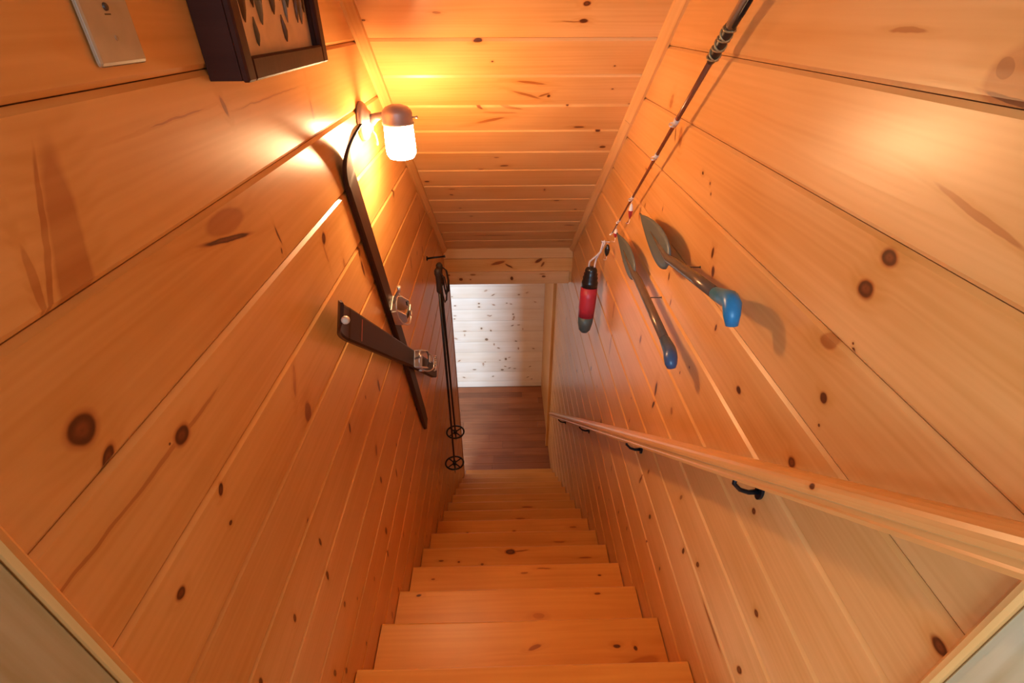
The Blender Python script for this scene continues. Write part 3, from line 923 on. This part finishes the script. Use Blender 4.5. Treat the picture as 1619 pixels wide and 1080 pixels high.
for a in ((FY0 - .002, FY0 + .026, FZ0 - .002, FZ1 + .004), (FY1 - .026, FY1 + .004, FZ0 - .002, FZ1 + .004), (FY0 + .026, FY1 - .026, FZ0 - .002, FZ0 + .030), (FY0 + .026, FY1 - .026, FZ1 - .026, FZ1 + .004)):
    under(obj('face_moulding', nbox(XL + FD - .012, XL + FD, *a, bev=.003), frame_m), sb, SBI)
back_m = principled('peach_backing', (.84, .60, .43), .6)
under(obj('backing', nbox(XL + .002, XL + FD - .022, FY0 + .018, FY1 - .018, FZ0 + .018, FZ1 - .018), back_m), sb, SBI)
r5 = random.Random(21)
lure_m = [principled('lure_%d' % q, c, .35) for q, c in enumerate(((.13, .11, .10), (.22, .19, .17), (.20, .10, .05), (.30, .20, .13), (.11, .06, .035), (.27, .25, .23)))]
spots = []
for q in range(17):
    spots.append((FY0 + .040 + q * .0200, FZ0 + .125 + r5.uniform(-.022, .022), r5.uniform(.06, .085)))
for q in range(13):
    spots.append((FY0 + .045 + q * .026, FZ0 + .30 + r5.uniform(-.02, .02), r5.uniform(.06, .09)))
for q in range(13):
    spots.append((FY0 + .045 + q * .026, FZ0 + .45 + r5.uniform(-.02, .02), r5.uniform(.06, .09)))
spots += [(FY0 + .11, FZ0 + .060, .040), (FY0 + .235, FZ0 + .062, .042)]
for q, (ly, lz, ln_) in enumerate(spots):
    bm = bmesh.new(); wd = r5.uniform(.004, .008)
    tl_ = r5.uniform(-.12, .12)
    tube(bm, [(XL + FD - .0195, ly + tl_ * s_ * ln_, lz + s_ * ln_) for s_ in (-.5, -.3, -.1, .1, .3, .5)], [(r_ * .5, r_) if 0 else (r_, r_ * .5) for r_ in (.0008, wd * .7, wd, wd * .8, wd * .45, .001)], 7)
    under(obj('lure', bm, lure_m[q % 6], smooth=True), sb, SBI)

pl = thing('wall_plate', 'beige plastic wall plate beside the dark shadow box', 'wall plate', (XL, .65, -.047))
PLI = Matrix.Translation((-XL, -.65, .047))
ivory = principled('ivory_plastic', (.52, .41, .28), .4)
under(obj('plate', nbox(XL + .0005, XL + .0065, .611, .694, -.047, .075, bev=.004, seg=2), ivory), pl, PLI)
Rx = Matrix.Rotation(math.pi / 2, 4, 'Y')
under(obj('jack', lathe(bmesh.new(), [(0, .003), (.002, .003), (.0035, .002), (.004, 0), (0, 0)], 14, Matrix.Translation((XL + .0063, .652, .008)) @ Rx), principled('jack_dark', (.08, .045, .03), .4)), pl, PLI)
under(obj('marking', nbox(XL + .0062, XL + .0068, .647, .657, .0005, .0018), principled('jack_dark', (.08, .045, .03), .4)), pl, PLI)
under(obj('screw', lathe(bmesh.new(), [(0, .0012), (.0025, .001), (.003, 0), (0, 0)], 12, Matrix.Translation((XL + .0063, .652, -.021)) @ Rx), principled('screw_ivory', (.40, .30, .2), .4)), pl, PLI)

# ------------------------------------------------------------------ paddles
shaft_m = principled('grey_varnish_shaft', (.14, .105, .08), .25, .3)
blade_m = principled('slate_blade', (.085, .105, .10), .4)
def paddle(label, tip, heel, grip, hook, grip_col, wscale, up):
    """All points are (y, z) on the right wall; the blade lies parallel to the wall."""
    off = .052
    root = thing('paddle', label, 'paddle', (XR - off, *heel), 'short paddles on the right wall')
    inv = Matrix.Translation((-(XR - off), -heel[0], -heel[1]))
    def W(p, o=off): return Vector((XR - o, p[0], p[1]))
    t, h, g_ = W(tip), W(heel), W(grip)
    d = (t - h); L = d.length; d.normalize()
    n = Vector((-1, 0, 0)); sdir = n.cross(d).normalized()
    if sdir.z > 0: sdir = -sdir
    # leaf-shaped blade: more belly on the lower side
    bm = bmesh.new(); N_ = 18; rows = []
    for k in range(N_ + 1):
        u = k / N_
        f = math.sin(math.pi * min(1, u * 1.02 + .02) ** .62) if u < 1 else 0
        f = max(0.0, f) ** .85
        lo, hi = up[0] * f, up[1] * f
        if k == 0: lo, hi = .012, .010
        c = h + d * (L * u)
        row = []
        for q in range(7):
            v = -1 + 2 * q / 6
            ww = lo * max(v, 0) + hi * min(v, 0)
            crown = .006 * (1 - v * v) * (1 - u) + .002
            row.append(c + sdir * ww + n * crown)
        rows.append(row)
    front = [[bm.verts.new(p) for p in r_] for r_ in rows]
    rear = [[bm.verts.new(p - n * (.006 if 0 < q < 6 else .003)) for q, p in enumerate(r_)] for r_ in rows]
    for A_, rev in ((front, 0), (rear, 1)):
        for a, b2 in zip(A_, A_[1:]):
            for q in range(6):
                f_ = (a[q], a[q + 1], b2[q + 1], b2[q])
                bm.faces.new(f_[::-1] if rev else f_)
    for q in (0, 6):
        for k in range(N_):
            bm.faces.new((front[k][q], front[k + 1][q], rear[k + 1][q], rear[k][q]))
    for k in (0, N_):
        for q in range(6):
            bm.faces.new((front[k][q], front[k][q + 1], rear[k][q + 1], rear[k][q]))
    bmesh.ops.remove_doubles(bm, verts=bm.verts, dist=1e-5)
    under(obj('blade', bm, blade_m, smooth=True), root, inv)
    # shaft runs on as a rib over the blade
    m1 = h + d * (L * .55) + n * .004
    under(obj('shaft', tube(bmesh.new(), [m1, h + d * (L * .25) + n * .005, h + n * .004, h + (g_ - h) * .12, h + (g_ - h) * .6, g_], [.002, .007, .0125, .0140, .0140, .0140], 14), shaft_m, smooth=True), root, inv)
    gd = (g_ - h).normalized()
    hk = [W(p, o) for p, o in hook]
    pts = [g_ - gd * .02] + hk
    rad = [.0150] + [.0185] * (len(hk) - 2) + [.0165, .012]
    under(obj('grip', tube(bmesh.new(), pts, rad, 14), principled('grip_' + grip_col[0], grip_col[1], .32), smooth=True), root, inv)
    # the two wall hooks that carry it
    return root
paddle('slate-bladed paddle with bright blue crooked grip, the upper of two', (1.63, -.563), (1.265, -.570), (.935, -.509),
       [((.905, -.496), .054), ((.874, -.482), .060), ((.852, -.482), .064), ((.838, -.499), .066), ((.831, -.519), .064)], ('blue', (.012, .19, .42)), 1.0, (.062, .045))
paddle('slate-bladed paddle with dark blue grip, hanging below the bright blue one', (1.915, -.742), (1.575, -.765), (1.170, -.789),
       [((1.135, -.787), .054), ((1.11, -.782), .060), ((1.092, -.784), .064), ((1.082, -.796), .064), ((1.078, -.806), .062)], ('navy', (.035, .085, .19)), 1.0, (.052, .048))
for y_, z_, nm in ((1.18, -.5544, 'bright blue gripped'), (1.42, -.7742, 'dark blue gripped')):
    hk = thing('wall_hook', 'short dark peg behind the shaft of the %s paddle' % nm, 'peg', (XR, y_, z_))
    hi = Matrix.Translation((-XR, -y_, -z_))
    under(obj('pin', tube(bmesh.new(), [(XR - .0005, y_, z_), (XR - .030, y_, z_), (XR - .0395, y_, z_)], .002, 8), shaft_m, smooth=True), hk, hi)
    under(obj('rosette', lathe(bmesh.new(), [(0, .002), (.003, .0015), (.0035, 0), (0, 0)], 12, Matrix.Translation((XR - .0003, y_, z_)) @ Matrix.Rotation(-math.pi / 2, 4, 'Y')), shaft_m, smooth=True), hk, hi)

# ------------------------------------------------------------------ fishing rod and hanging tackle
rod = thing('fishing_rod', 'old brown fishing rod with wound handle slanting along the right wall', 'fishing rod', (XR - .04, 1.12, .02))
RI = Matrix.Translation((-(XR - .04), -1.12, -.02))
rodm = wood('split_cane', [], 230, light=(.20, .055, .022), dark=(.11, .026, .012), rough=.22, ringf=120)
a = Vector((XR - .042, 1.272, -.088)); b = Vector((XR - .036, 2.075, -.812))
d = (b - a).normalized()
under(obj('blank', tube(bmesh.new(), [a, a + d * .3, a + d * .6, a + d * .9, b], [.0070, .0058, .0046, .0034, .0024], 10), rodm, smooth=True), rod, RI)
grip_m = principled('worn_metal_handle', (.42, .30, .24), .3, .7)
h0 = a - d * .60
hd = under(obj('handle', tube(bmesh.new(), [h0, h0 + d * .02, h0 + d * .3, a - d * .10], [.010, .0125, .0125, .0115], 14), grip_m, smooth=True), rod, RI)
dark_wrap = principled('dark_cord_wrap', (.022, .012, .008), .4)
wr = under(obj('wound_grip', tube(bmesh.new(), [a - d * .105, a - d * .10, a - d * .01, a + d * .004], [.009, .0125, .0115, .008], 14), dark_wrap, smooth=True), rod, RI)
px = d.cross(Vector((1, 0, 0))).normalized(); py = d.cross(px)
gold = principled('gold_thread', (.36, .22, .09), .35, .3)
for sg in (1, -1):
    pts = []
    for k in range(60):
        q = k / 59; an = sg * q * 2 * math.pi * 3.5
        pts.append(a - d * (.10 - .098 * q) + px * (.0128 * math.cos(an)) + py * (.0128 * math.sin(an)))
    obj('cord', tube(bmesh.new(), pts, .0022, 6), gold, wr, smooth=True)
# side of the handle: reel seat bar
obj('reel_seat', tube(bmesh.new(), [h0 + d * .05 + px * .014, h0 + d * .45 + px * .013, a - d * .11 + px * .011], [.005, .006, .004], 8), principled('black_iron', (.012, .014, .02), .38, .6), hd, smooth=True)
for q in (.22, .385, .66, .86, .985):
    c_ = a + (b - a) * q
    f_ = (1.2 - .6 * q)
    gd = under(obj('line_guide', tube(bmesh.new(), [c_ - d * .014 * f_, c_ + d * .014 * f_], [.0075 * f_, .0075 * f_], 10), principled('pale_binding', (.55, .42, .33), .4), smooth=True), rod, RI)
    rg = [c_ + py * 0 + Vector((-.010 * f_, 0, -.006)) + px * (.006 * f_ * math.cos(2 * math.pi * k / 12)) + Vector((-.006 * f_ * math.sin(2 * math.pi * k / 12), 0, 0)) for k in range(12)]
    obj('guide_ring', closed_tube(bmesh.new(), rg, .0012, 6), steel, gd)

def lure(label, top, ln_, r_, cols, name='fishing_lure'):
    y_, z_ = top
    x_ = XR - .038
    root = thing(name, label, 'lure', (x_, y_, z_), 'tackle hanging from the rod')
    inv = Matrix.Translation((-x_, -y_, -z_))
    under(obj('line', tube(bmesh.new(), [(x_, y_, z_), (x_, y_, z_ - .012)], .0009, 6), principled('line_pale', (.6, .5, .4), .5)), root, inv)
    prof = [(.0, 0), (.35, -.04), (.75, -.2), (1, -.45), (.9, -.65), (.6, -.85), (.25, -.96), (0, -1)]
    cut = {1: [0, 7], 2: [0, 3, 7], 3: [0, 2, 5, 7]}[len(cols)]
    for (i0, i1), (nm, cc) in zip(zip(cut, cut[1:]), cols):
        pr = prof[i0:i1 + 1]
        pts = [(x_, y_, z_ - .012 + ln_ * q[1]) for q in pr]
        under(obj(nm, lathe(bmesh.new(), [(max(q[0] * r_, 0), ln_ * q[1]) for q in pr], 14, Matrix.Translation((x_, y_, z_ - .012))), cc, smooth=True), root, inv)
    hz = z_ - .012 - ln_
    hkp = [(x_, y_, hz + .002)] + [(x_ - .006 + .006 * math.cos(t * .5), y_, hz - .012 - .006 * math.sin(t * .5)) for t in range(7)]
    under(obj('hook', tube(bmesh.new(), hkp, .0010, 6), steel, smooth=True), root, inv)
white_e = principled('white_enamel', (.72, .62, .55), .3)
red_e = principled('red_enamel', (.36, .03, .03), .3)
blk_e = principled('black_enamel', (.015, .013, .012), .25)
lure('white and red fishing lure dangling from a middle ring of the rod', (1.80, -.572), .060, .0085, (('body', white_e), ('tail', red_e)))
lure('small white and dark red bobber hanging near the rod tip', (1.99, -.742), .040, .0095, (('top', white_e), ('bottom', red_e)))
lure('small black teardrop lure hanging just beyond the rod tip', (2.115, -.862), .060, .0125, (('body', blk_e),))

# ------------------------------------------------------------------ net buoy
by, bz, bx = 2.30, -1.075, XR - .066
buoy = thing('net_buoy', 'red and black wooden net buoy hanging by a white rope', 'buoy', (bx, by, bz))
BI = Matrix.Translation((-bx, -by, -bz))
Mb = Matrix.Translation((bx, by, bz)) @ Matrix.Rotation(-.14, 4, 'X') @ Matrix.Rotation(.05, 4, 'Y')
under(obj('neck', lathe(bmesh.new(), [(0, .004), (.018, .003), (.028, -.006), (.032, -.018), (.030, -.024), (.036, -.034), (.034, -.042), (.039, -.054), (.037, -.064), (.042, -.078), (.042, -.105), (0, -.105)], 28, Mb), blk_e, smooth=True), buoy, BI)
under(obj('body', lathe(bmesh.new(), [(0, -.105), (.0425, -.105), (.0435, -.16), (.0435, -.21), (.041, -.27), (0, -.27)], 28, Mb), principled('faded_red_paint', (.42, .028, .045), .4), smooth=True), buoy, BI)
under(obj('tail', lathe(bmesh.new(), [(0, -.27), (.041, -.27), (.038, -.31), (.030, -.345), (.018, -.36), (0, -.362)], 28, Mb), principled('slate_green_paint', (.065, .095, .09), .45), smooth=True), buoy, BI)
top = Vector((XR - .030, by - .055, bz + .165))
rope = [Mb @ Vector((-.014, .004, -.004)), Mb @ Vector((-.013, .0, .03)), top + Vector((-.008, .006, -.06)), top + Vector((-.003, 0, -.006)), top + Vector((.002, -.003, .002)), top + Vector((.006, -.006, -.008)), Mb @ Vector((.016, -.012, .05)), Mb @ Vector((.014, -.006, .02)), Mb @ Vector((.014, -.004, -.004))]
under(obj('rope', tube(bmesh.new(), rope, .0048, 8), principled('white_rope', (.70, .62, .60), .7), smooth=True), buoy, BI)
nl = thing('wall_nail', 'small steel nail holding the white rope of the red buoy', 'nail', (XR, by - .055, bz + .16))
under(obj('pin', tube(bmesh.new(), [(XR - .0005, by - .055, bz + .158), (XR - .040, by - .055, bz + .162)], .0025, 8), steel), nl, Matrix.Translation((-XR, -by + .055, -bz - .16)))
under(obj('head', tube(bmesh.new(), [(XR - .040, by - .055, bz + .162), (XR - .042, by - .055, bz + .1622)], .0055, 10), steel), nl, Matrix.Translation((-XR, -by + .055, -bz - .16)))
